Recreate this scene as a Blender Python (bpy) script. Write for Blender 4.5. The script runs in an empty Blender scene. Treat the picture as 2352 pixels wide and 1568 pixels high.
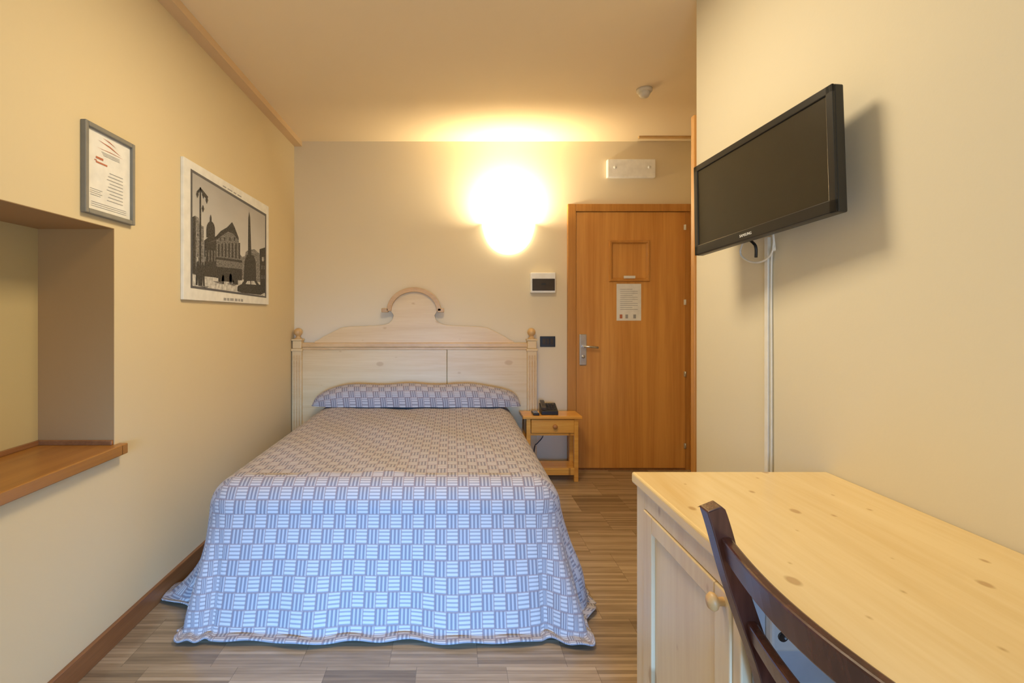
import bpy, bmesh, math, random
from mathutils import Vector, Matrix
random.seed(4)
PI=math.pi
col=bpy.context.scene.collection
F=1200.0; VX,VY=1040.0,725.0; H=1.257
XL,XR,ZC=-1.30,1.10,2.687
SB=280.0; YB=F/SB
def at(px,py,s): return Vector(((px-VX)/s, F/s, H-(py-VY)/s))
def LW(px,py,off=0):            # a point of the left wall
    s=(VX-px)/(-XL); return Vector((XL+off, F/s, H-(py-VY)/s))
ORG={}
# ------------------------------------------------------------------ mesh builder
class MB:
    def __init__(s): s.bm=bmesh.new(); s.mi=0
    def box(s,x0,x1,y0,y1,z0,z1,bev=0,seg=2):
        b=bmesh.new(); bmesh.ops.create_cube(b,size=1)
        for v in b.verts: v.co=Vector(((x0+x1)/2+v.co.x*(x1-x0),(y0+y1)/2+v.co.y*(y1-y0),(z0+z1)/2+v.co.z*(z1-z0)))
        if bev: bmesh.ops.bevel(b,geom=b.edges[:],offset=bev,segments=seg,affect='EDGES',profile=.5)
        s._merge(b); return s
    def _merge(s,b,mat=None):
        mp={}
        for v in b.verts: mp[v]=s.bm.verts.new(mat@v.co if mat else v.co)
        for f in b.faces:
            try:
                g=s.bm.faces.new([mp[v] for v in f.verts]); g.material_index=s.mi; g.smooth=f.smooth
            except ValueError: pass
        b.free()
    def obox(s,M,x0,x1,y0,y1,z0,z1,bev=0):
        b=bmesh.new(); bmesh.ops.create_cube(b,size=1)
        for v in b.verts: v.co=Vector(((x0+x1)/2+v.co.x*(x1-x0),(y0+y1)/2+v.co.y*(y1-y0),(z0+z1)/2+v.co.z*(z1-z0)))
        if bev: bmesh.ops.bevel(b,geom=b.edges[:],offset=bev,segments=2,affect='EDGES',profile=.5)
        s._merge(b,M); return s
    def poly(s,pts,ext=None):
        vs=[s.bm.verts.new(p) for p in pts]
        f=s.bm.faces.new(vs); f.material_index=s.mi
        if ext is not None:
            e=Vector(ext); ws=[s.bm.verts.new(Vector(p)+e) for p in pts]
            g=s.bm.faces.new(ws[::-1]); g.material_index=s.mi
            n=len(vs)
            for i in range(n):
                k=s.bm.faces.new([vs[i],vs[(i+1)%n],ws[(i+1)%n],ws[i]]); k.material_index=s.mi
        return s
    def lathe(s,c,axis,prof,seg=24,a0=0,a1=2*PI):
        ax=Vector(axis).normalized(); t=Vector((1,0,0)) if abs(ax.x)<.9 else Vector((0,1,0))
        u=ax.cross(t).normalized(); w=ax.cross(u); full=abs(a1-a0-2*PI)<1e-6
        n=seg if full else seg+1; rings=[]
        for r,h in prof:
            rings.append([s.bm.verts.new(Vector(c)+ax*h+(u*math.cos(a0+(a1-a0)*i/seg)+w*math.sin(a0+(a1-a0)*i/seg))*max(r,1e-5)) for i in range(n)])
        for a,b in zip(rings,rings[1:]):
            for i in range(seg):
                j=(i+1)%n
                f=s.bm.faces.new([a[i],a[j],b[j],b[i]]); f.smooth=True; f.material_index=s.mi
        return s
    def sweep(s,pts,A,B):
        rings=[]
        for i,p in enumerate(pts):
            a=Vector(A[i] if isinstance(A,list) else A); b=Vector(B[i] if isinstance(B,list) else B); p=Vector(p)
            rings.append([s.bm.verts.new(q) for q in (p-a-b,p+a-b,p+a+b,p-a+b)])
        for r,q in zip(rings,rings[1:]):
            for k in range(4):
                f=s.bm.faces.new([r[k],r[(k+1)%4],q[(k+1)%4],q[k]]); f.material_index=s.mi
        for r in (rings[0][::-1],rings[-1]):
            f=s.bm.faces.new(r); f.material_index=s.mi
        return s
    def tube(s,pts,r,seg=8):
        pts=[Vector(p) for p in pts]; rings=[]
        for i,p in enumerate(pts):
            d=(pts[min(i+1,len(pts)-1)]-pts[max(i-1,0)]).normalized()
            t=Vector((0,0,1)) if abs(d.z)<.9 else Vector((1,0,0))
            u=d.cross(t).normalized(); w=d.cross(u)
            rings.append([s.bm.verts.new(p+(u*math.cos(2*PI*k/seg)+w*math.sin(2*PI*k/seg))*r) for k in range(seg)])
        for a,b in zip(rings,rings[1:]):
            for k in range(seg):
                f=s.bm.faces.new([a[k],a[(k+1)%seg],b[(k+1)%seg],b[k]]); f.smooth=True; f.material_index=s.mi
        for r_ in (rings[0][::-1],rings[-1]): s.bm.faces.new(r_).material_index=s.mi
        return s
    def build(s,name,mats,parent=None,bevel=0,recalc=True):
        if recalc: bmesh.ops.recalc_face_normals(s.bm,faces=s.bm.faces[:])
        me=bpy.data.meshes.new(name)
        xs=[v.co for v in s.bm.verts]
        o_=Vector(((min(v.x for v in xs)+max(v.x for v in xs))/2,(min(v.y for v in xs)+max(v.y for v in xs))/2,min(v.z for v in xs)))
        for v in s.bm.verts: v.co=v.co-o_
        s.bm.to_mesh(me); s.bm.free()
        for m in (mats if isinstance(mats,(list,tuple)) else [mats]): me.materials.append(m)
        o=bpy.data.objects.new(name,me); col.objects.link(o)
        ORG[o.name]=o_.copy()
        if parent: o.parent=parent; o.location=o_-ORG[parent.name]
        else: o.location=o_
        if bevel:
            b=o.modifiers.new('bevel','BEVEL'); b.width=bevel; b.segments=2; b.limit_method='ANGLE'
        return o
def tag(o,label,cat,group=None):
    o['label']=label; o['category']=cat
    if group: o['group']=group
    return o
def thing(name,label,cat,loc):
    o=bpy.data.objects.new(name,None); col.objects.link(o); o.location=loc; o.empty_display_size=.05
    ORG[o.name]=Vector(loc); return tag(o,label,cat)
def struct(o): o['kind']='structure'; return o
def smoothpts(P,n=6):
    P=[Vector(p) for p in P]; out=[]
    for i in range(len(P)-1):
        p0=P[max(i-1,0)];p1=P[i];p2=P[i+1];p3=P[min(i+2,len(P)-1)]
        for k in range(n):
            t=k/n; out.append(.5*((2*p1)+(p2-p0)*t+(2*p0-5*p1+4*p2-p3)*t*t+(3*p1-p0-3*p2+p3)*t**3))
    out.append(P[-1]); return out
# ------------------------------------------------------------------ materials
class NT:
    def __init__(s,name):
        s.m=bpy.data.materials.new(name); s.m.use_nodes=True; s.t=s.m.node_tree
        s.b=s.t.nodes['Principled BSDF']
    def n(s,ty,**kw):
        k=s.t.nodes.new(ty)
        for a,v in kw.items(): setattr(k,a,v)
        return k
    def put(s,sock,v):
        if isinstance(v,bpy.types.NodeSocket): s.t.links.new(v,sock)
        elif isinstance(v,(tuple,list)) and len(v)==3 and sock.type=='RGBA': sock.default_value=(*v,1)
        else: sock.default_value=v
    def math(s,op,a,b=0.0,c=0.0):
        k=s.n('ShaderNodeMath',operation=op); s.put(k.inputs[0],a); s.put(k.inputs[1],b); s.put(k.inputs[2],c); return k.outputs[0]
    def mix(s,f,a,b,mode='MIX'):
        k=s.n('ShaderNodeMix',data_type='RGBA',blend_type=mode); s.put(k.inputs[0],f); s.put(k.inputs[6],a); s.put(k.inputs[7],b); return k.outputs[2]
    def coord(s,which='Object',scale=(1,1,1)):
        c=s.n('ShaderNodeTexCoord'); mp=s.n('ShaderNodeMapping'); mp.inputs['Scale'].default_value=scale
        s.t.links.new(c.outputs[which],mp.inputs[0]); return mp.outputs[0]
    def noise(s,vec,scale=5,detail=3,dist=0):
        k=s.n('ShaderNodeTexNoise'); s.put(k.inputs['Vector'],vec); k.inputs['Scale'].default_value=scale
        k.inputs['Detail'].default_value=detail; k.inputs['Distortion'].default_value=dist; return k.outputs[0]
    def ramp(s,f,stops):
        k=s.n('ShaderNodeValToRGB'); s.put(k.inputs[0],f)
        e=k.color_ramp.elements
        while len(e)<len(stops): e.new(.5)
        for i,(p,c) in enumerate(stops): e[i].position=p; e[i].color=(*c,1) if len(c)==3 else c
        return k.outputs[0]
    def bump(s,h,st=.2,d=.01):
        k=s.n('ShaderNodeBump'); s.put(k.inputs['Height'],h); k.inputs['Strength'].default_value=st; k.inputs['Distance'].default_value=d
        s.t.links.new(k.outputs[0],s.b.inputs['Normal'])
    def base(s,c,rough=.5): s.put(s.b.inputs['Base Color'],c); s.put(s.b.inputs['Roughness'],rough)
def plain(name,c,rough=.5,metal=0,var=.06,scale=20):
    t=NT(name); v=t.coord(); n=t.noise(v,scale,3)
    t.base(t.ramp(n,[(.3,tuple(x*(1-var) for x in c)),(.7,tuple(min(1,x*(1+var)) for x in c))]),rough)
    t.b.inputs['Metallic'].default_value=metal; return t.m
def plaster(name,c,c2):
    t=NT(name); v=t.coord(); n=t.noise(v,1.3,4); t.base(t.mix(n,c,c2),.85)
    t.bump(t.noise(v,90,4),.08,.003); return t.m
def wood(name,c1,c2,scale,knot=None,rough=.4,kscale=4,kplane='xy'):
    """scale: stretching of grain, small along the grain; kplane: plane in which the knots lie"""
    t=NT(name); v=t.coord('Object',scale)
    n=t.noise(v,1.0,5,.6); fine=t.noise(v,6,4,.2)
    f=t.math('ADD',t.math('MULTIPLY',n,.7),t.math('MULTIPLY',fine,.3))
    c=t.ramp(f,[(.36,c1),(.62,c2)])
    if knot:
        tc=t.n('ShaderNodeTexCoord'); sp=t.n('ShaderNodeSeparateXYZ'); t.t.links.new(tc.outputs['Object'],sp.inputs[0])
        cb=t.n('ShaderNodeCombineXYZ')
        ix={'x':0,'y':1,'z':2}; g0,g1=kplane
        t.put(cb.inputs[0],sp.outputs[ix[g0]]); t.put(cb.inputs[1],t.math('MULTIPLY',sp.outputs[ix[g1]],.62))
        vo=t.n('ShaderNodeTexVoronoi',voronoi_dimensions='2D'); t.put(vo.inputs['Vector'],cb.outputs[0]); vo.inputs['Scale'].default_value=kscale
        s3=t.n('ShaderNodeSeparateColor'); t.t.links.new(vo.outputs['Color'],s3.inputs[0])
        rad=t.math('MULTIPLY',t.math('POWER',s3.outputs[0],2.0),.09)
        w=t.math('ADD',vo.outputs['Distance'],t.math('MULTIPLY',t.noise(cb.outputs[0],70,2),.03))
        k=t.ramp(t.math('SUBTRACT',w,rad),[(.0,(.75,.75,.75)),(.045,(0,0,0))])
        c=t.mix(k,c,knot)
    t.base(c,rough); t.bump(fine,.05,.002); return t.m
M={}
M['wall']=plaster('cream_paint',(.82,.71,.50),(.79,.68,.48))
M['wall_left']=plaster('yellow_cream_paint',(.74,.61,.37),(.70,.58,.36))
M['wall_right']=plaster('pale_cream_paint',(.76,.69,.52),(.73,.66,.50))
M['ceil']=plaster('ceiling_peach_paint',(.94,.77,.50),(.91,.74,.48))
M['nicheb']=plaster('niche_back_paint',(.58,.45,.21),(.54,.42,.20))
M['niche']=plaster('niche_reveal_shade',(.44,.27,.115),(.40,.25,.105))  # wall paint darkened: shade of the recess put into the colour
M['trimtan']=plaster('tan_cornice',(.76,.55,.31),(.72,.52,.30))
M['oak']=wood('oak_door_veneer',(.56,.245,.055),(.72,.36,.095),(13,13,.5),rough=.35)
M['oakframe']=wood('oak_frame',(.46,.20,.042),(.58,.275,.065),(25,25,.8),rough=.35)
M['base']=wood('baseboard_wood',(.20,.08,.028),(.30,.135,.05),(20,.8,20),rough=.35)
M['sill']=wood('sill_wood',(.29,.12,.024),(.38,.17,.035),(20,.8,20),rough=.3)
M['pine']=wood('pale_pine_across',(.74,.52,.25),(.82,.62,.33),(.8,12,12),(.62,.39,.17),.4,5,'zx')
M['pinev']=wood('pale_pine_upright',(.72,.50,.23),(.80,.60,.31),(.8,12,12),(.60,.37,.16),.4,5,'zx')
M['desk']=wood('desk_pine_top',(.76,.55,.25),(.84,.65,.34),(12,.9,12),(.46,.27,.10),.2,9,'xy')
M['deskv']=wood('desk_pine_side',(.68,.51,.30),(.76,.61,.38),(14,14,.9),(.45,.27,.12),.35,5,'yz')
M['honey']=wood('honey_pine',(.68,.29,.045),(.82,.42,.08),(1,14,14),(.3,.12,.03),.25,6,'yx')
M['arch']=wood('arch_pine',(.62,.38,.15),(.74,.49,.22),(4,14,14))
M['mahog']=wood('dark_mahogany',(.050,.016,.010),(.105,.037,.022),(20,20,2),rough=.25)
M['melamine']=plain('pale_side_board',(.62,.66,.70),.5)
M['black']=plain('black_plastic',(.012,.012,.012),.35)
M['screen']=plain('screen_glass',(.024,.020,.012),.3)
M['white']=plain('white_plastic',(.80,.79,.75),.4)
M['bright']=plain('bright_white_plastic',(.90,.89,.85),.4)
M['tanplastic']=plain('aged_white_plastic',(.74,.66,.50),.5)
M['smoke']=plain('smoked_plastic',(.05,.04,.035),.2)
M['chrome']=plain('brushed_steel',(.62,.62,.60),.3,.9)
M['greyframe']=plain('grey_frame',(.20,.195,.175),.45)
M['paper']=plain('paper_white',(.82,.81,.76),.7)
M['ink']=plain('grey_ink',(.36,.36,.36),.7)
M['red']=plain('red_ink',(.50,.16,.08),.7)
t=NT('print_sky'); cz=t.n('ShaderNodeTexCoord'); sp=t.n('ShaderNodeSeparateXYZ'); t.t.links.new(cz.outputs['Generated'],sp.inputs[0])
nn=t.math('ADD',sp.outputs[2],t.math('MULTIPLY',t.math('SUBTRACT',t.noise(t.coord('Object',(1,2,5)),2,4),.5),.35))
t.base(t.ramp(nn,[(.15,(.66,.65,.62)),(.5,(.57,.56,.54)),(.95,(.42,.41,.40))]),.7); M['g1']=t.m
M['g2']=plain('print_mid',(.20,.195,.19),.7,var=.8,scale=90)
M['g3']=plain('print_dark',(.045,.042,.04),.7,var=.9,scale=110)
M['g4']=plain('print_ground',(.58,.57,.54),.7,var=.35,scale=50)
M['g5']=plain('print_stone',(.17,.165,.16),.7,var=.8,scale=120)
M['matt']=plain('print_border_grey',(.10,.10,.11),.6)
M['brass']=plain('wood_knob_varnish',(.45,.18,.04),.3)
t=NT('lit_sconce_glass'); t.base((.95,.9,.8),.4); t.b.inputs['Emission Color'].default_value=(1,.84,.58,1); t.b.inputs['Emission Strength'].default_value=5; M['lamp']=t.m
# parquet
t=NT('industrial_parquet'); c=t.n('ShaderNodeTexCoord'); sp=t.n('ShaderNodeSeparateXYZ'); t.t.links.new(c.outputs['Object'],sp.inputs[0])
x=t.math('ADD',sp.outputs[0],20); y=t.math('ADD',sp.outputs[1],20)
SW=.0175
row=t.math('FLOOR',t.math('DIVIDE',y,SW*17)); strip=t.math('FLOOR',t.math('DIVIDE',y,SW))
off=t.math('MULTIPLY',t.math('MODULO',row,3),.11)
xt=t.math('DIVIDE',t.math('ADD',x,off),.32); tile=t.math('FLOOR',xt)
cb=t.n('ShaderNodeCombineXYZ'); t.put(cb.inputs[0],tile); t.put(cb.inputs[1],strip)
wn=t.n('ShaderNodeTexWhiteNoise',noise_dimensions='2D'); t.t.links.new(cb.outputs[0],wn.inputs[0])
cb2=t.n('ShaderNodeCombineXYZ'); t.put(cb2.inputs[0],tile); t.put(cb2.inputs[1],row)
wn2=t.n('ShaderNodeTexWhiteNoise',noise_dimensions='2D'); t.t.links.new(cb2.outputs[0],wn2.inputs[0])
g=t.noise(t.coord('Object',(6,70,1)),1,5)
f=t.math('ADD',t.math('ADD',t.math('MULTIPLY',wn.outputs[0],.36),t.math('MULTIPLY',wn2.outputs[0],.34)),t.math('MULTIPLY',g,.44))
cc=t.ramp(f,[(.2,(.13,.085,.046)),(.52,(.30,.205,.115)),(.9,(.54,.40,.25))])
fy=t.math('FRACT',t.math('DIVIDE',y,SW)); fx=t.math('FRACT',xt)
j=t.math('MAXIMUM',t.math('LESS_THAN',fy,.07),t.math('LESS_THAN',fx,.006))
wear=t.noise(t.coord(),2.2,4)
cc=t.mix(t.math('MULTIPLY',wear,.35),cc,(.26,.21,.155))
t.base(t.mix(t.math('MULTIPLY',j,.50),cc,(.07,.05,.035)),.20); M['floor']=t.m
# bedspread weave
t=NT('basketweave_bedspread'); c=t.n('ShaderNodeTexCoord'); sp=t.n('ShaderNodeSeparateXYZ'); t.t.links.new(c.outputs['UV'],sp.inputs[0])
cu,cv=.047,.056
u=t.math('DIVIDE',t.math('ADD',sp.outputs[0],20),cu); v=t.math('DIVIDE',t.math('ADD',sp.outputs[1],20),cv)
par=t.math('MODULO',t.math('ADD',t.math('FLOOR',u),t.math('FLOOR',v)),2)
a=t.math('FRACT',u); b=t.math('FRACT',v)
va=t.math('FRACT',t.math('MULTIPLY',a,3)); vb=t.math('FRACT',t.math('MULTIPLY',b,4))
sa=t.math('LESS_THAN',va,.52); sb_=t.math('LESS_THAN',vb,.42)
colV=t.mix(sa,(.42,.385,.365),(.175,.16,.18)); colH=t.mix(sb_,(.53,.48,.44),(.27,.245,.245))
cc=t.mix(par,colH,colV)
e=t.math('MINIMUM',t.math('MINIMUM',a,t.math('SUBTRACT',1,a)),t.math('MINIMUM',b,t.math('SUBTRACT',1,b)))
cc=t.mix(t.math('MULTIPLY',t.math('LESS_THAN',e,.05),.6),cc,(.24,.13,.11))
fn=t.noise(t.coord('UV'),350,2)
cc=t.mix(t.math('MULTIPLY',fn,.30),cc,(.40,.35,.31))
t.base(cc,.85); t.b.inputs['Sheen Weight'].default_value=.1
t.bump(t.math('ADD',t.math('MULTIPLY',e,1.2),t.math('MULTIPLY',fn,.3)),.35,.004); M['spread']=t.m
# ------------------------------------------------------------------ the setting
YF=-1.6
NY0,NY1,NZ0,NZ1,NX=.75,F/598,.745,1.592,-1.592
struct(MB().box(-1.8,2.3,YF-.1,YB+.1,-.06,0).build('floor',M['floor']))
struct(MB().box(-1.8,2.3,YF-.1,YB+.1,ZC,ZC+.08).build('ceiling',M['ceil']))
w=MB()
w.box(-1.75,XL,NY1,YB+.1,0,ZC); w.box(-1.75,XL,YF,NY0,0,ZC)
w.box(-1.75,XL,NY0,NY1,NZ1,ZC); w.box(-1.75,XL,NY0,NY1,0,NZ0)
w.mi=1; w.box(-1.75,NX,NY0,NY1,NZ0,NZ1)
w.mi=2; w.box(NX,XL-.001,NY1-.002,NY1,NZ0,NZ1); w.box(NX,XL-.001,NY0,NY1-.002,NZ1-.002,NZ1)  # thin liners carry the painted shade on the reveal and head
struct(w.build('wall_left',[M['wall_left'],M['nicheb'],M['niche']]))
struct(MB().box(XL,2.2,YB,YB+.1,0,ZC).build('wall_back',M['wall']))
struct(MB().box(XR,2.2,YF,F/509,0,ZC).build('wall_right',M['wall_right']))
struct(MB().box(2.04,2.2,F/509,YB,0,ZC).build('wall_hall',M['wall']))
w=MB(); wx0,wx1,wz0,wz1=-.75,.75,.25,1.85
w.box(XL,wx0,YF-.1,YF,0,ZC); w.box(wx1,XR,YF-.1,YF,0,ZC); w.box(wx0,wx1,YF-.1,YF,0,wz0); w.box(wx0,wx1,YF-.1,YF,wz1,ZC)
struct(w.build('wall_front',M['wall']))
w=MB()
for (a0,a1,b0,b1) in ((wx0,wx0+.06,wz0,wz1),(wx1-.06,wx1,wz0,wz1),(wx0,wx1,wz0,wz0+.06),(wx0,wx1,wz1-.06,wz1),(-.04,.04,wz0,wz1)):
    w.box(a0,a1,YF-.07,YF-.03,b0,b1)
struct(w.build('window_1',M['oakframe']))
struct(MB().box(XL,-1.236,YF,YB,2.645,ZC).build('trim_1',M['trimtan']))
struct(MB().box(XL,XL+.016,YF,YB,0,.083,.003).build('baseboard_left',M['base']))
struct(MB().box(NX,XL+.035,NY0-.02,NY1+.0,NZ0-.022,NZ0+.018,.004).box(XL,XL+.035,NY1-.01,NY1+.03,NZ0-.022,NZ0+.018,.004).build('trim_2',M['sill']))
struct(MB().box(NX,XL-.002,NY1-.014,NY1-.002,NZ0+.018,NZ0+.036,.002).box(NX,NX+.012,NY0,NY1-.012,NZ0+.018,NZ0+.036,.002).build('trim_3',M['base']))
struct(MB().box(XR-.010,XR+.03,F/509,F/509+.035,0,2.165,.003).build('trim_4',M['oakframe']))
struct(MB().box(1.48,2.04,4.150,4.180,ZC-.018,ZC,.002).build('trim_5',M['arch']))
# entrance door
X=lambda px,s=SB:(px-VX)/s
Z=lambda py,s=SB:H-(py-VY)/s
fr=MB()
fr.box(X(1302),X(1321),YB-.035,YB,0,Z(470),.004); fr.box(X(1582),X(1605),YB-.035,YB,0,Z(470),.004); fr.box(X(1321),X(1582),YB-.035,YB,Z(487),Z(470),.004)
fr.box(X(1571),X(1582),YB-.018,YB,0,Z(487))
struct(fr.build('door_frame',M['oakframe']))
d=struct(MB().box(X(1322),X(1571),YB-.024,YB,.015,Z(488),.002).build('door_1',M['oak']))
x0,x1,z0,z1=X(1396),X(1490),Z(648),Z(552)
mold=MB(); q_=.034
def bevframe(m,x0,x1,z0,z1,w,yb,yt):
    def loop(d,y): return [m.bm.verts.new(p) for p in ((x0+d,y,z0+d),(x1-d,y,z0+d),(x1-d,y,z1-d),(x0+d,y,z1-d))]
    Ls=[loop(0,yb),loop(w*.25,yt),loop(w*.6,yt),loop(w,yb)]
    for a,b in zip(Ls,Ls[1:]):
        for k in range(4): m.bm.faces.new([a[k],a[(k+1)%4],b[(k+1)%4],b[k]])
bevframe(mold,x0,x1,z0,z1,q_,YB-.023,YB-.040)
mold.build('inset_panel_moulding',wood('oak_moulding',(.50,.215,.046),(.61,.29,.072),(12,12,.5),rough=.3),d,recalc=True)
MB().box(x0+q_,x1-q_,YB-.026,YB-.022,z0+q_,z1-q_).build('inset_panel',M['oak'],d)
MB().box(X(1429),X(1455),YB-.045,YB-.039,Z(640),Z(634),.001).build('number_plate',M['white'],d)
for py in (523,694,858,1022):
    MB().box(X(1567.5),X(1572.5),YB-.030,YB-.022,Z(py+6),Z(py-6),.002).lathe((X(1571),YB-.030,Z(py+6)),(0,0,1),[(0,0),(.005,0),(.005,.043),(0,.043)],10).build('hinge',M['chrome'] if py>800 else M['white'],d)
hd=MB().box(X(1329),X(1345),YB-.034,YB-.024,Z(838),Z(767),.006)
hd.tube([(X(1337),YB-.03,Z(795)),(X(1337),YB-.065,Z(795))],.010)
hd.tube([(X(1336),YB-.065,Z(795)),(X(1350),YB-.07,Z(795)),(X(1369),YB-.065,Z(797))],.009)
hd.lathe((X(1337),YB-.034,Z(818)),(0,-1,0),[(.014,0),(.014,.006),(0,.006)],12)
hd.build('door_handle',M['chrome'],d)
struct(MB().box(X(1321),X(1571),YB-.03,YB,0,.012).build('trim_6',M['base']))
n=MB().box(X(1414),X(1470),YB-.0265,YB-.024,Z(736),Z(652)); yy=YB-.0272
n.mi=1
for k in range(11):
    py=664+k*4.6; n.poly([(X(1422),yy,Z(py)),(X(1422+ (40 if k%3 else 28)),yy,Z(py)),(X(1422+(40 if k%3 else 28)),yy,Z(py+1)),(X(1422),yy,Z(py+1))])
for k,px in enumerate((1424,1437,1455)):
    n.mi=2 if k==0 else 1
    n.poly([(X(px-3),yy,Z(731)),(X(px+3),yy,Z(731)),(X(px+3),yy,Z(722)),(X(px-3),yy,Z(722))])
tag(n.build('notice_sheet',[M['paper'],M['ink'],M['red']]),'white printed notice sheet fixed to the wooden door','notice')
# ------------------------------------------------------------------ back wall fittings
sx,sz=X(1168),Z(512)
s_=thing('wall_sconce','glowing bowl-shaped wall lamp on the back wall beside the door','wall lamp',(sx,YB,Z(600)))
prof=[(.205*math.sin(a)**.9 if a>0 else 0,-.25*math.cos(a)) for a in [PI/2*k/12 for k in range(13)]]
prof+=[(r*.95,h*.93+.002) for r,h in prof[::-1]]
b=MB().lathe((sx,YB,sz),(0,0,1),prof,36)
for vtx in b.bm.verts: vtx.co.y=YB-.012+ (vtx.co.y-YB)*.60
geom=b.bm.verts[:]+b.bm.edges[:]+b.bm.faces[:]
bmesh.ops.bisect_plane(b.bm,geom=geom,plane_co=(0,YB-.012,0),plane_no=(0,1,0),clear_outer=True)
b.build('glass_shade',M['lamp'],s_)
MB().box(sx-.05,sx+.05,YB-.012,YB+.001,Z(565),Z(525),.003).build('back_plate',M['white'],s_)
s_=thing('emergency_light','white rectangular emergency lamp high on the wall above the door','emergency light',(X(1447),YB,Z(410)))
MB().box(X(1392),X(1502),YB-.04,YB+.003,Z(410),Z(368),.008).build('housing',M['bright'],s_)
for px in (1409,1487): MB().lathe((X(px),YB-.04,Z(387)),(0,-1,0),[(.012,-.002),(.012,.004),(.008,.007),(0,.008)],16).build('lens',M['white'],s_)
s_=thing('fuse_box','white wall fuse box with a smoked window below the lamp','fuse box',(X(1245),YB,Z(673)))
MB().box(X(1217),X(1273),YB-.06,YB,Z(673),Z(627),.006).build('housing',M['bright'],s_)
MB().box(X(1220),X(1271),YB-.066,YB-.058,Z(668),Z(641),.003).build('window_cover',M['smoke'],s_)
MB().box(X(1240),X(1250),YB-.069,YB-.065,Z(655),Z(651),.001).build('latch',M['black'],s_)
s_=thing('light_switch','black three-module light switch plate beside the headboard','light switch',(X(1257),YB,Z(795)))
MB().box(X(1240),X(1275),YB-.010,YB,Z(796),Z(772),.003).build('plate',M['black'],s_)
for k in range(3): MB().box(X(1245+k*9),X(1252+k*9),YB-.014,YB-.009,Z(791),Z(777),.001).build('rocker',M['smoke'],s_)
s=364; cx,cy=(1480-VX)/s,F/s
s_=thing('smoke_detector','round pale smoke detector on the ceiling near the door','smoke detector',(cx,cy,ZC))
MB().lathe((cx,cy,ZC),(0,0,-1),[(0,0),(.048,0),(.048,.016),(.044,.02),(0,.02)],32).build('base',M['tanplastic'],s_)
MB().lathe((cx,cy,ZC-.020),(0,0,-1),[(.034,0),(.036,.012),(.026,.03),(0,.034)],32).build('sensor_head',M['tanplastic'],s_)
# ------------------------------------------------------------------ bed
SH=284.; YH=F/SH; hx=lambda px:(px-VX)/SH; hz=lambda py:H-(py-VY)/SH
bed=thing('bed','double bed with pale pine headboard against the back wall','bed',(-.3,3.2,0))
MB().box(hx(694),hx(1026),YH,YH+.022,.28,hz(797)).box(hx(1027),hx(1211),YH,YH+.022,.28,hz(797)).build('headboard_panel',M['pinev'],bed,.003)
MB().box(hx(694),hx(1211),YH-.014,YH+.03,hz(797),hz(787),.005).box(hx(694),hx(1211),YH-.006,YH+.028,hz(803),hz(797),.003).build('top_rail',M['arch'],bed)
half=[(722,787),(722,784),(732,780),(742,773),(752,768),(768,760),(782,753),(800,750),(830,749),(860,748),(880,746),(893,742),(901,734),(904,724),(899,716)]
arc=[(951-56*math.cos(a),715-50*math.sin(a)) for a in [PI*k/32 for k in range(0,33)]]
outl=half+arc+[(1902-x_,y_) for x_,y_ in half[::-1]]
MB().poly([Vector((hx(a),YH+.004,hz(c_))) for a,c_ in outl],(0,.018,0)).build('crest_panel',M['pine'],bed,.002)
am=MB(); pts=[];A=[]
for k in range(33):
    a=PI*k/32; pts.append((hx(951-57*math.cos(a)),YH,hz(714-49*math.sin(a)))); A.append(Vector((-math.cos(a),0,math.sin(a)))*.018)
am.sweep(pts,A,(0,.026,0))
for q in (885,1013): am.box(hx(q-8),hx(q+7),YH-.026,YH+.02,hz(717),hz(708),.003)
am.build('arch_moulding',wood('crest_arch_pine',(.54,.32,.12),(.66,.42,.18),(4,14,14)),bed,.003)
for q in (684,1221):
    x0,x1=hx(q-11),hx(q+11)
    p=MB().box(x0,x1,YH-.03,YH+.045,0,hz(800),.004)
    p.box(x0-.006,x1+.006,YH-.036,YH+.05,hz(806),hz(800),.003); p.box(x0+.002,x1-.002,YH-.028,YH+.043,hz(800),hz(782),.006); p.box(x0-.003,x1+.003,YH-.033,YH+.048,hz(782),hz(778),.002)
    po=p.build('post',M['pinev'],bed)
    fl=MB()
    for k in (-1,0,1): fl.box((x0+x1)/2+k*.021-.005,(x0+x1)/2+k*.021+.005,YH-.0345,YH-.028,.3,hz(815),.002)
    fl.build('fluting',M['arch'],po)
    r=9.5/SH
    MB().lathe(((x0+x1)/2,YH+.008,hz(778)),(0,0,1),[(0,0),(.026,0),(.026,.008),(.014,.014),(.016,.022)]+[(r*math.sin(a),.054-r*math.cos(a)) for a in [PI*(k+3)/16 for k in range(0,14)]],20).build('finial',M['arch'],po)
xl,xr,yf,yh,zt=-1.06,.47,2.19,4.185,.552
MB().box(xl+.11,xr-.11,yf+.13,YH-.03,.30,zt-.018,.06,3).build('mattress',M['paper'],bed)
MB().box(xl+.10,xr-.10,yf+.14,YH-.03,.16,.30,.01).build('bed_base',M['pine'],bed)
for a in (xl+.14,xr-.14):
    for c_ in (yf+.2,yh-.2): MB().box(a-.03,a+.03,c_-.03,c_+.03,0,.16,.004).build('leg',M['pine'],bed)
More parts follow.
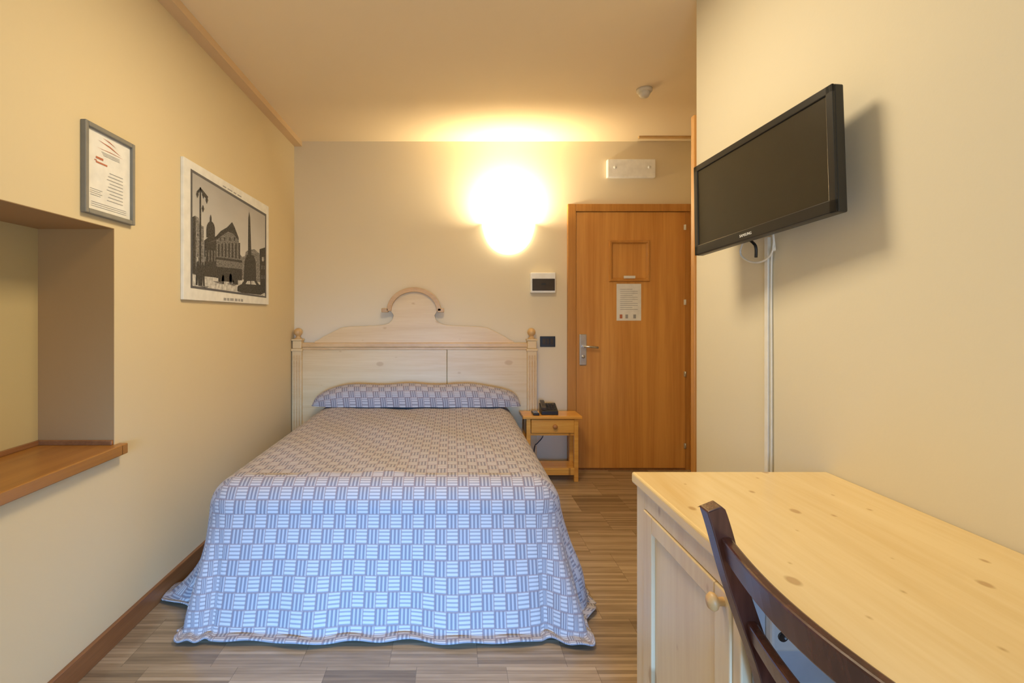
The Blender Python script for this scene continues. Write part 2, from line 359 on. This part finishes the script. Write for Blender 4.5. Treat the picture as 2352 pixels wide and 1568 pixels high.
def spread():
    bm=bmesh.new(); uvl=bm.loops.layers.uv.new('UVMap')
    r=.13; D=.553
    ix0,ix1,iy0=xl+r,xr-r,yf+r
    NU,NV=200,180
    us=[xl-D+.02+ (xr-xl+2*D-.04)*i/NU for i in range(NU+1)]; vs=[yf-D+.01+(yh-yf+D-.01)*j/NV for j in range(NV+1)]
    G=[];T=zt-r-.015
    for vv in vs:
        row=[]
        for uu in us:
            cx=min(max(uu,ix0),ix1); cy=max(vv,iy0)
            dx,dy=uu-cx,vv-cy; ax_,ay_=abs(dx),abs(dy)
            L2=math.hypot(dx,dy); Li=max(ax_,ay_)
            corner= 0 if L2<1e-6 else min(ax_,ay_)/Li
            L=Li*.90+L2*.10
            if L2<1e-6:
                z=zt+.006*math.sin(uu*7+1)*math.sin(vv*5)+.003*math.sin(uu*19+vv*11)
                row.append((Vector((uu,vv,z)),uu,vv)); continue
            nx,ny=dx/L2,dy/L2
            q=r*PI/2
            if L<q:
                out=r*math.sin(L/r); z=zt-r*(1-math.cos(L/r)); k=0
            else:
                tt=L-q; out=r; z=zt-r-tt*.985; k=min(tt/T,1.15)
            foot=max(0,min(1,(3.4-vv)/1.2))
            if nx<0:
                hump=math.exp(-((vv-2.33)/.13)**2)
                fx=.025*foot*k+ .17*hump*k**3*(1 if ny>-.5 else 0)
            else: fx=(.025+.075*foot)*k
            fy=.155*k**1.1
            px_=cx+nx*out+nx*fx; py_=cy+ny*out+ny*fy
            wv=0
            if ny<-.2: wv+=.011*math.sin(uu*10+.8)+.006*math.sin(uu*23+2)
            if corner>0:
                ang=math.atan2(-ny,abs(nx)); sg=math.sin(ang*2)
                wv+=(.042 if nx>0 else .034)*sg*math.sin(ang*7.0+ (1.0 if nx<0 else .4))+(.034 if nx>0 else .020)*sg**2
            elif ny>-.2: wv+=.010*math.sin(vv*11)+.005*math.sin(vv*25)
            wv*=k*k*(3-2*min(k,1)) if k<1 else 1
            px_+=nx*wv; py_+=ny*wv
            if z<.014:
                e=(.014-z); z=.014+.004*math.sin(uu*30+vv*23)+.004; px_+=nx*e*.5; py_+=ny*e*.5
            px_=max(px_,XL+.024)
            z+= .006*math.sin(uu*7+vv*6)*min(1,k) if z>.03 else 0
            row.append((Vector((px_,py_,max(z,.012))),uu,vv))
        G.append(row)
    V=[[bm.verts.new(c_[0]) for c_ in row] for row in G]
    for jx in range(len(V)-1):
        for i in range(len(V[0])-1):
            f=bm.faces.new([V[jx][i],V[jx][i+1],V[jx+1][i+1],V[jx+1][i]]); f.smooth=True
            for lp,(a,c_) in zip(f.loops,((jx,i),(jx,i+1),(jx+1,i+1),(jx+1,i))): lp[uvl].uv=(G[a][c_][1],G[a][c_][2])
    m=MB(); m.bm.free(); m.bm=bm
    return m
o=spread().build('bedspread',M['spread']); so=o.modifiers.new('thick','SOLIDIFY'); so.thickness=.005; so.offset=1
tag(o,'blue and beige basketweave patterned bedspread draped over the double bed','bedspread')
def bolster():
    bm=bmesh.new(); uvl=bm.loops.layers.uv.new('UVMap'); n1,n2=100,32; G=[]
    cx,cy,cz=(-1.06+.50)/2,4.06,.567
    for i in range(n1+1):
        q=-1+2*i/n1; row=[]
        x=cx+.80*q; e=(1-abs(q)**5)**.5 if abs(q)<1 else .0
        e=max(e,.05); hgt=.162*(e**.9); wd=.118*(.55+.45*e)
        for j in range(n2+1):
            a=PI*j/n2
            y=cy-wd*math.cos(a); z=cz+ math.sin(a)**.7*hgt if 0<j<n2 else cz
            z+=.006*math.sin(x*14)*max(0,math.sin(a)); y+=.004*math.sin(x*23+a*2)
            row.append((Vector((x,y,z)),x+.03*math.sin(a),a*.15))
        G.append(row)
    V=[[bm.verts.new(c_[0]) for c_ in row] for row in G]
    for i in range(n1):
        for j in range(n2):
            f=bm.faces.new([V[i][j],V[i+1][j],V[i+1][j+1],V[i][j+1]]); f.smooth=True
            for lp,(a,c_) in zip(f.loops,((i,j),(i+1,j),(i+1,j+1),(i,j+1))): lp[uvl].uv=(G[a][c_][1],G[a][c_][2])
    for k in (0,n1): bm.faces.new(V[k])
    m=MB(); m.bm.free(); m.bm=bm; return m
tag(bolster().build('pillow',M['spread']),'long pillow wrapped in basketweave fabric at the head of the bed','pillow')
# ------------------------------------------------------------------ nightstand
sn=305.; yn=F/sn; ybk=4.165; nx=lambda px:(px-VX)/sn; nz=lambda py:H-(py-VY)/sn
x0,x1=nx(1210),nx(1330)
ns=thing('nightstand','honey pine nightstand with one drawer beside the bed','nightstand',((x0+x1)/2,4.05,0))
zt2=.50
MB().box(nx(1201),nx(1338),yn-.0,ybk,zt2-.022,zt2,.005).build('top',M['honey'],ns)
MB().box(x0,x0+.012,yn+.03,ybk-.01,zt2-.14,zt2-.022).box(x1-.012,x1,yn+.03,ybk-.01,zt2-.14,zt2-.022).box(x0,x1,ybk-.022,ybk-.01,zt2-.14,zt2-.022).box(x0,x1,yn+.025,yn+.04,zt2-.15,zt2-.132,.002).build('apron',M['honey'],ns)
dr=MB().box(nx(1221),nx(1320),yn+.014,yn+.03,zt2-.130,zt2-.026,.004).build('drawer',M['honey'],ns)
MB().lathe((nx(1275),yn+.014,zt2-.078),(0,-1,0),[(.008,-.002),(.008,.01),(.018,.016),(.018,.024),(.008,.03),(0,.03)],16).build('knob',M['brass'],dr)
for a in (x0+.016,x1-.016):
    for c_ in (yn+.035,ybk-.03): MB().box(a-.016,a+.016,c_-.016,c_+.016,0,zt2-.022,.003).build('leg',M['honey'],ns)
MB().box(x0+.01,x1-.01,yn+.02,ybk-.012,.085,.105,.003).box(x0+.01,x1-.01,yn+.022,yn+.036,.05,.085,.002).build('shelf',M['honey'],ns)
px0,px1=nx(1243)+.012,nx(1283)+.008
ph=thing('telephone','black desk telephone on the nightstand','telephone',((px0+px1)/2,4.05,zt2))
zz=zt2
MB().poly([(px0,yn+.05,zz),(px0,yn+.17,zz),(px0,yn+.17,zz+.075),(px0,yn+.05,zz+.03)],(px1-px0,0,0)).build('body',M['black'],ph,.004)
MB().sweep(smoothpts([(px0+.02,yn+.055,zz+.045),(px0+.02,yn+.08,zz+.062),(px0+.02,yn+.14,zz+.083),(px0+.02,yn+.168,zz+.088)]),(.016,0,0),(0,0,.010)).build('handset',M['smoke'],ph,.004)
kp=MB()
for i in range(3):
    for jx in range(4):
        yq=yn+.072+jx*.021; zq=zz+.03+.045*(yq-yn-.05)/.12
        kp.box(px0+.052+i*.022,px0+.066+i*.022,yq,yq+.012,zq,zq+.009,.001)
kp.build('keypad',M['smoke'],ph)
rx=nx(1234)
rm=thing('remote_control','small black remote control beside the telephone','remote control',(rx,yn+.06,zt2))
MB().box(rx-.024,rx+.022,yn+.03,yn+.15,zt2,zt2+.018,.005).build('casing',M['black'],rm)
kp=MB()
for i in range(3):
    for jx in range(5): kp.box(rx-.018+i*.013,rx-.010+i*.013,yn+.045+jx*.018,yn+.055+jx*.018,zt2+.017,zt2+.021)
kp.build('buttons',M['ink'],rm)
cb=smoothpts([(nx(1266),ybk+.012,nz(985)),(nx(1265),ybk+.012,nz(1003)),(nx(1258),ybk+.012,nz(1022)),(nx(1246),ybk+.012,nz(1036)),(nx(1240),ybk+.012,nz(1044)),(nx(1236),ybk+.012,nz(1080)),(nx(1236),ybk+.012,.01)])
tag(MB().tube(cb,.004).build('telephone_cable',M['black']),'thin black cable hanging behind the nightstand','cable')
# ------------------------------------------------------------------ framed pictures on the left wall
def quad(m,pts,off): m.poly([LW(a,c_,off) for a,c_ in pts])
cert=thing('framed_certificate','small portrait certificate in a grey frame above the niche','framed certificate',LW(240,500))
ya,yb=LW(184,0).y,LW(300,0).y; zb,zt_=1.62,1.945; fw=.018
m=MB(); m.box(XL,XL+.02,ya,ya+fw,zb,zt_,.003); m.box(XL,XL+.02,yb-fw,yb,zb,zt_,.003); m.box(XL,XL+.02,ya+fw,yb-fw,zb,zb+fw,.003); m.box(XL,XL+.02,ya+fw,yb-fw,zt_-fw,zt_,.003)
m.build('frame',M['greyframe'],cert)
m=MB(); m.box(XL,XL+.008,ya+fw,yb-fw,zb+fw,zt_-fw)
off=XL+.009; W_=yb-ya-2*fw; Hh=zt_-zb-2*fw
def mk(u0,u1,v0,v1,mi):
    m.mi=mi; m.poly([(off,ya+fw+u0*W_,zb+fw+v0*Hh),(off,ya+fw+u1*W_,zb+fw+v0*Hh),(off,ya+fw+u1*W_,zb+fw+v1*Hh),(off,ya+fw+u0*W_,zb+fw+v1*Hh)])
m.mi=2
for (u0,v0,u1,v1,th) in ((.25,.90,.78,.82,.022),(.35,.95,.66,.90,.016),(.2,.80,.85,.80,.010)):
    m.poly([(off,ya+fw+u0*W_,zb+fw+v0*Hh),(off,ya+fw+(u0+u1)/2*W_,zb+fw+((v0+v1)/2+th*.2)*Hh),(off,ya+fw+u1*W_,zb+fw+v1*Hh),(off,ya+fw+(u0+u1)/2*W_,zb+fw+((v0+v1)/2+th)*Hh)])
mk(.2,.36,.658,.685,2); mk(.17,.22,.628,.64,2); mk(.2,.45,.605,.625,2)
for k in range(3): mk(.32+.02*k,.74,.765-.018*k,.771-.018*k,1)
for k in range(9): mk(.5-.03*(k%3),.82,.53-.045*k,.538-.045*k,1)
for k in range(4): mk(.08,.34-.04*(k%2),.26-.025*k,.266-.025*k,1)
for k in range(3): mk(.1,.9,.10-.025*k,.106-.025*k,1)
m.build('paper',[M['paper'],M['ink'],M['red']],cert)
post=thing('poster','large black and white poster of an old town square with a church','poster',LW(512,700))
ya,yb=LW(414,0).y,LW(612,0).y; zb,zt_=1.335,2.018
m=MB().box(XL+.0005,XL+.016,ya,yb,zb,zt_,.002); m.mi=1
for (a,w_) in ((507,6),(515,5),(522,8),(533,6),(541,4),(547,5)): quad(m,[(a,683.5+(a-507)*.07),(a+w_,684+(a-507)*.07),(a+w_,690+(a-507)*.07),(a,689.5+(a-507)*.07)],.0168)
for (a,w_) in ((505,8),(516,11),(530,6),(539,9)): quad(m,[(a,425+(a-505)*.6),(a+w_,425+(a+w_-505)*.6),(a+w_,428+(a+w_-505)*.6),(a,428+(a-505)*.6)],.0168)
m.build('white_board',[M['paper'],M['ink']],post)
m=MB(); o1=.0168
quad(m,[(430,387),(606,492),(606,684),(430,661)],o1); m.mi=1; quad(m,[(434,396),(603,496),(603,680),(434,656)],o1+.0004)
m.mi=4; quad(m,[(434,626),(603,642),(603,680),(434,656)],o1+.0008)
o2=o1+.0012; o3=o1+.0016
m.mi=2
quad(m,[(540,592),(556,588),(558,578),(564,574),(578,572),(592,584),(592,648),(540,640)],o2)
quad(m,[(434,498),(440,495),(448,500),(450,515),(460,520),(460,634),(434,630)],o2)
m.mi=5
quad(m,[(461,552),(470,545),(488,543),(500,530),(514,522),(526,510),(531,520),(541,546),(543,582),(549,590),(549,644),(461,634)],o3)
m.mi=3
quad(m,[(434,498),(438,496),(441,500),(441,630),(434,628)],o3)
quad(m,[(461,552),(470,545),(488,543),(500,530),(514,522),(526,510),(532,522),(541,546),(541,552),(528,536),(516,532),(502,541),(489,551),(461,560)],o3+.0002)
quad(m,[(461,560),(489,552),(489,637),(461,634)],o3+.0002)
quad(m,[(466,545)]+[(476-10*math.cos(a),528-20*math.sin(a)) for a in [PI*k/10 for k in range(11)]]+[(486,545)],o3+.0001)
quad(m,[(474,510),(474,500),(476,492),(478,500),(478,510)],o3+.0002)
quad(m,[(489,590),(549,598),(549,603),(489,595)],o3+.0003); quad(m,[(489,612),(549,618),(549,644),(489,638)],o3+.0003)
for a in (493,501,509,517,525,533,541):
    quad(m,[(a,(588+(a-489)*.12)),(a,560-(a-493)*.05),(a+3.4,560-(a-493)*.05),(a+3.4,588+(a-489)*.12)],o3+.0003)
for a in (497,507,519,530): quad(m,[(a,553),(a,545),(a+3,545),(a+3,553)],o3+.0003)
quad(m,[(560,592),(563,590),(564,500),(566,486),(568,500),(571,590),(573,592)],o3)
quad(m,[(553,640),(555,600),(560,585),(576,586),(581,600),(582,655),(553,650)],o3+.0002)
quad(m,[(590,572),(603,568),(603,674),(592,666)],o3)
quad(m,[(449.6,656),(450.4,430),(453.4,430),(454.2,656)],o3+.0004)
quad(m,[(443,440),(452,430),(462,442),(470,452),(468,458),(460,450),(452,436),(446,446)],o3+.0004)
for (a,c_) in ((445,445),(467,458),(458,478),(459,446)): quad(m,[(a-3,c_),(a,c_-8),(a+3,c_+2),(a,c_+10)],o3+.0005)
for (a,c_) in ((446,600),(457,602)): quad(m,[(a-5,c_+54),(a-4,c_+12),(a-1,c_),(a+2,c_),(a+4,c_+14),(a+5,c_+56),(a+1,c_+56),(a,c_+35),(a-1,c_+55)],o3+.0006)
for (a,c_) in ((497,625),(504,627),(530,628),(536,629),(522,626),(562,640),(575,640)): quad(m,[(a-3,c_+24),(a-3,c_+8),(a,c_),(a+3,c_+8),(a+3,c_+25)],o3+.0006)
quad(m,[(538,668),(539,657),(548,652),(556,641),(580,641),(588,653),(600,657),(601,672),(592,677),(548,672)],o3+.0008)
quad(m,[(500,645),(503,632),(512,624),(524,628),(530,648)],o3+.0006)
m.mi=4
quad(m,[(557,652),(561,645),(568,645),(568,653)],o3+.001); quad(m,[(570,653),(570,645),(577,645),(582,654)],o3+.001)
for a in (443,462,596): quad(m,[(a,600),(a,590),(a+2.5,590),(a+2.5,600)],o3+.001)
m.mi=5
for a in (463,470,477,484): quad(m,[(a,600),(a,575),(a+2.5,575),(a+2.5,600)],o3+.001)
for a in (594,599): 
    for c_ in (590,610,632): quad(m,[(a,c_+8),(a,c_),(a+2,c_),(a+2,c_+8)],o3+.001)
for (a,c_) in ((446,655),(512,650),(480,645)): quad(m,[(a,c_),(a+26,c_+3),(a+18,c_+6)],o3+.0012)
m.build('printed_image',[M['matt'],M['g1'],M['g2'],M['g3'],M['g4'],M['g5']],post)
# ------------------------------------------------------------------ television
k_=590.
def tvp(px,py,c_): s=k_/c_; return at(px,py,s)
TL=tvp(1588,388,1.0); TR=tvp(1905,194,.683); BR=tvp(1927,484,.662); BL=tvp(1600,585,.979)
U=((TR-TL)+(BR-BL)); U.normalize(); Vv=((TL-BL)+(TR-BR)); Vv=(Vv-U*Vv.dot(U)).normalized(); Nn=U.cross(Vv).normalized()
C0=(TL+TR+BL+BR)/4; wT=((TR-TL).length+(BR-BL).length)/2; hT=((TL-BL).length+(TR-BR).length)/2
if Nn.x>0: Nn=-Nn
Mt=Matrix(((U.x,Vv.x,Nn.x,C0.x),(U.y,Vv.y,Nn.y,C0.y),(U.z,Vv.z,Nn.z,C0.z),(0,0,0,1)))
tv=thing('television','black flat television tilted on the right wall','television',C0-Vv*hT/2)
a,c_=wT/2,hT/2; bz=.024; bb=.036
m=MB(); m.obox(Mt,-a,a,-c_,c_,-.034,-.006,.004)
for q in ((-a,-a+bz,-c_,c_),(a-bz,a,-c_,c_),(-a,a,c_-bz,c_),(-a,a,-c_,-c_+bb)): m.obox(Mt,q[0],q[1],q[2],q[3],-.008,0,.003)
m.obox(Mt,-a*.55,a*.55,-c_*.6,c_*.55,-.062,-.03,.01)
m.build('casing',M['black'],tv)
MB().obox(Mt,-a+bz,a-bz,-c_+bb,c_-bz,-.008,-.004).build('screen',M['screen'],tv)
fc=bpy.data.curves.new('brand','FONT'); fc.body='SAMSUNG'; fc.size=.013; fc.align_x='CENTER'; fc.extrude=.0004
fo=bpy.data.objects.new('tmp',fc); col.objects.link(fo); bpy.context.view_layer.update()
me=bpy.data.meshes.new_from_object(fo.evaluated_get(bpy.context.evaluated_depsgraph_get())); bpy.data.objects.remove(fo)
me.name='brand_mark'; me.materials.append(M['white']); bo=bpy.data.objects.new('brand_mark',me); col.objects.link(bo); bo.parent=tv
Rr=Matrix(((U.x,Vv.x,Nn.x),(U.y,Vv.y,Nn.y),(U.z,Vv.z,Nn.z)))
if Rr.determinant()<0: Rr=Matrix(((-U.x,Vv.x,Nn.x),(-U.y,Vv.y,Nn.y),(-U.z,Vv.z,Nn.z)))
bo.matrix_local=Matrix.Translation((Mt@Vector((-.03,-c_+.013,.0006)))-ORG[tv.name])@Rr.to_4x4()
bc=Mt@Vector((0,0,-.062))
br=thing('wall_bracket','black wall bracket holding the television','bracket',(XR,bc.y,bc.z-.08))
MB().box(XR-.012,XR,bc.y-.05,bc.y+.05,bc.z-.09,bc.z+.07,.003).build('wall_plate',M['black'],br)
MB().tube([(XR-.01,bc.y,bc.z-.01),(bc.x+.004,bc.y,bc.z)],.014).build('arm',M['black'],br)
yt=lambda px:F*XR/(px-VX)
tag(MB().box(XR-.012,XR,yt(1771),yt(1763),.0,1.53,.002).build('cable_trunking',M['white']),'white plastic cable trunking running down the right wall under the television','cable trunking')
tag(MB().tube(smoothpts([(XR-.006,yt(1776),.0),(XR-.006,yt(1776),1.0),(XR-.006,yt(1776),1.44),(XR-.02,yt(1793)+.0,1.48),(XR-.03,yt(1790),1.545),(XR-.035,yt(1765),1.565),(XR-.035,yt(1735),1.54),(XR-.035,yt(1722),1.49),(XR-.030,yt(1738),1.455),(XR-.025,yt(1765),1.445),(XR-.025,yt(1790),1.47),(XR-.03,yt(1796),1.53),(XR-.04,yt(1780),1.575)]),.0034).build('aerial_cable',M['white']),'white looped aerial cable hanging below the television','cable')
tag(MB().tube(smoothpts([(XR-.075,yt(1757),1.60),(XR-.07,yt(1755),1.555),(XR-.06,yt(1757),1.53),(XR-.05,yt(1768),1.50),(XR-.045,yt(1766),1.46)]),.005).build('power_cable',M['black']),'short black power cable below the television','cable')
# ------------------------------------------------------------------ desk
DX=.524; DZ=H-.4566; ydf=F/782; ydn=.02
desk=thing('desk','pale pine writing desk with cupboard along the right wall','desk',((DX+XR)/2,.78,0))
MB().box(DX,XR-.002,ydn,ydf,DZ-.032,DZ,.007,3).build('desktop',M['desk'],desk)
fxx=.536; yc0,yc1=.972,ydf-.012; zt3=DZ-.032
m=MB()
m.box(fxx+.018,XR-.01,yc1-.018,yc1,.02,zt3); m.box(fxx+.018,XR-.01,yc0+.018,yc1,.06,.078); m.box(XR-.02,XR-.01,yc0+.018,yc1,.06,zt3)
m.box(fxx+.0,fxx+.022,yc1-.060,yc1,0,zt3,.003); m.box(fxx,fxx+.022,yc0,yc0+.03,0,zt3,.003); m.box(fxx,fxx+.022,yc0+.03,yc1-.06,zt3-.05,zt3,.002); m.box(fxx,fxx+.022,yc0+.03,yc1-.06,0,.08,.002)
m.build('cupboard_body',M['deskv'],desk)
MB().box(fxx+.022,XR-.01,yc0,yc0+.018,.02,zt3).build('cupboard_side',M['melamine'],desk)
yd0,yd1=yc0+.032,yc1-.062; zd0,zd1=.085,zt3-.052
m=MB(); w_=.06; x0,x1=fxx-.004,fxx+.016
m.box(x0,x1,yd0,yd0+w_,zd0,zd1,.003); m.box(x0,x1,yd1-w_,yd1,zd0,zd1,.003); m.box(x0,x1,yd0+w_,yd1-w_,zd0,zd0+w_,.003); m.box(x0,x1,yd0+w_,yd1-w_,zd1-.045,zd1,.003)
m.box(x0+.010,x1,yd0+w_-.005,yd1-w_+.005,zd0+w_-.005,zd1-.04)
dd=m.build('cupboard_door',M['deskv'],desk)
kz=.695; ky=yd0+.024
MB().lathe((fxx-.004,ky,kz),(-1,0,0),[(.009,-.002),(.008,.010),(.016,.016),(.018,.022),(.013,.029),(0,.031)],20).build('knob',M['arch'],dd)
MB().box(fxx,XR-.01,ydn+.01,ydn+.03,0,zt3,.003).build('end_panel',M['deskv'],desk)
MB().box(XR-.022,XR-.012,ydn+.03,yc0,.35,zt3).build('back_panel',M['deskv'],desk)
so=thing('power_socket','white double power socket under the desktop behind the chair','socket',(.62,yc0,.65))
MB().box(.580,.645,yc0-.022,yc0-.0005,.645,.725,.005).build('housing',M['white'],so)
for q in (.600,.622):
    MB().lathe((q,yc0-.022,.674),(0,-1,0),[(.009,-.001),(.009,.002),(.007,.002),(.006,.0005),(0,.0005)],16).build('outlet',M['smoke'],so)
# ------------------------------------------------------------------ chair
SC=1300.; yfar=F/SC; ynear=.43
cx_=lambda px:(px-VX)/SC; cz_=lambda py:H-(py-VY)/SC
ch=thing('wooden_chair','dark mahogany ladder back chair pushed up to the pine desk','chair',(.7,.7,0))
pf=smoothpts([(cx_(1634),0,cz_(1160)),(cx_(1650),0,cz_(1210)),(cx_(1680),0,cz_(1318)),(cx_(1714),0,cz_(1420)),(.55,0,.63),(.575,0,.52),(.585,0,.43),(.575,0,.25),(.53,0,0)],5)
for yy in (yfar,ynear):
    ps=[Vector((p.x,yy,p.z)) for p in pf]
    A=[Vector((.017,0,0)) for _ in ps]; B_=[Vector((0,.016,0)) for _ in ps]
    A[0]=Vector((.010,0,.004)); A[1]=Vector((.016,0,.002))
    MB().sweep(ps,A,B_).build('back_post',M['mahog'],ch,.004)
def rail(zc,hh,xc,bow):
    n=18; P=[];A=[];B_=[]
    for i in range(n+1):
        q=i/n; yy=yfar-.006-(yfar-ynear-.012)*q; bw=math.sin(PI*q)
        P.append((xc-bow*bw,yy,zc-.002*bw)); A.append(Vector((.009,0,0))); B_.append(Vector((-.22*hh,0,hh))*(.86+.14*bw))
    MB().sweep(P,A,B_).build('back_rail',M['mahog'],ch,.004)
rail(.850,.026,.482,.030); rail(.708,.022,.525,.030); rail(.60,.022,.562,.024)
MB().box(.575,.97,ynear-.012,yfar+.012,.435,.46,.010,3).build('seat',M['mahog'],ch)
for yy in (ynear+.012,yfar-.012): 
    MB().sweep([(.945,yy,0),(.94,yy,.435)],[Vector((.014,0,0)),Vector((.019,0,0))],[Vector((0,.014,0)),Vector((0,.019,0))]).build('front_leg',M['mahog'],ch,.003)
    MB().box(.565,.94,yy-.008,yy+.008,.18,.215,.003).build('stretcher',M['mahog'],ch)
MB().box(.93,.948,ynear+.02,yfar-.02,.23,.265,.003).build('stretcher',M['mahog'],ch)
# ------------------------------------------------------------------ light
def area(loc,rot,size,sy,power,colr,name,shape='RECTANGLE',spread=180):
    l=bpy.data.lights.new(name,'AREA'); l.shape=shape; l.size=size; l.size_y=sy; l.energy=power; l.color=colr; l.spread=math.radians(spread)
    o=bpy.data.objects.new(name,l); col.objects.link(o); o.location=loc; o.rotation_euler=rot; return o
area((-.1,YF-.02,.85),(PI/2-.25,0,math.radians(4)),1.3,1.0,26,(.10,.40,1.0),'bed_front_blue_beam','RECTANGLE',40)  # extra blue beam added at the window, narrowed onto the bed front
area((0,YF-.015,1.0),(PI/2,0,0),1.4,1.35,34,(.66,.82,1.0),'skylight_window')
area((.0,1.9,ZC-.04),(0,0,0),.55,.55,31,(1,.82,.55),'ceiling_lamp')
area((sx,YB-.11,sz+.03),(PI+math.radians(-42),0,0),.2,.12,24,(1,.83,.55),'sconce_bulb','ELLIPSE')
wd=bpy.data.worlds.new('world'); bpy.context.scene.world=wd; wd.use_nodes=True
wd.node_tree.nodes['Background'].inputs[0].default_value=(.5,.7,1,1); wd.node_tree.nodes['Background'].inputs[1].default_value=.8
sc=bpy.context.scene; sc.view_settings.view_transform='Standard'
cam=bpy.data.cameras.new('camera'); co=bpy.data.objects.new('camera',cam); col.objects.link(co)
co.location=(0,0,H); co.rotation_euler=(PI/2,0,0); cam.sensor_width=36; cam.lens=36*F/2352
cam.shift_x=(1176-VX)/2352; cam.shift_y=-(784-VY)/2352; cam.clip_start=.02
sc.camera=co
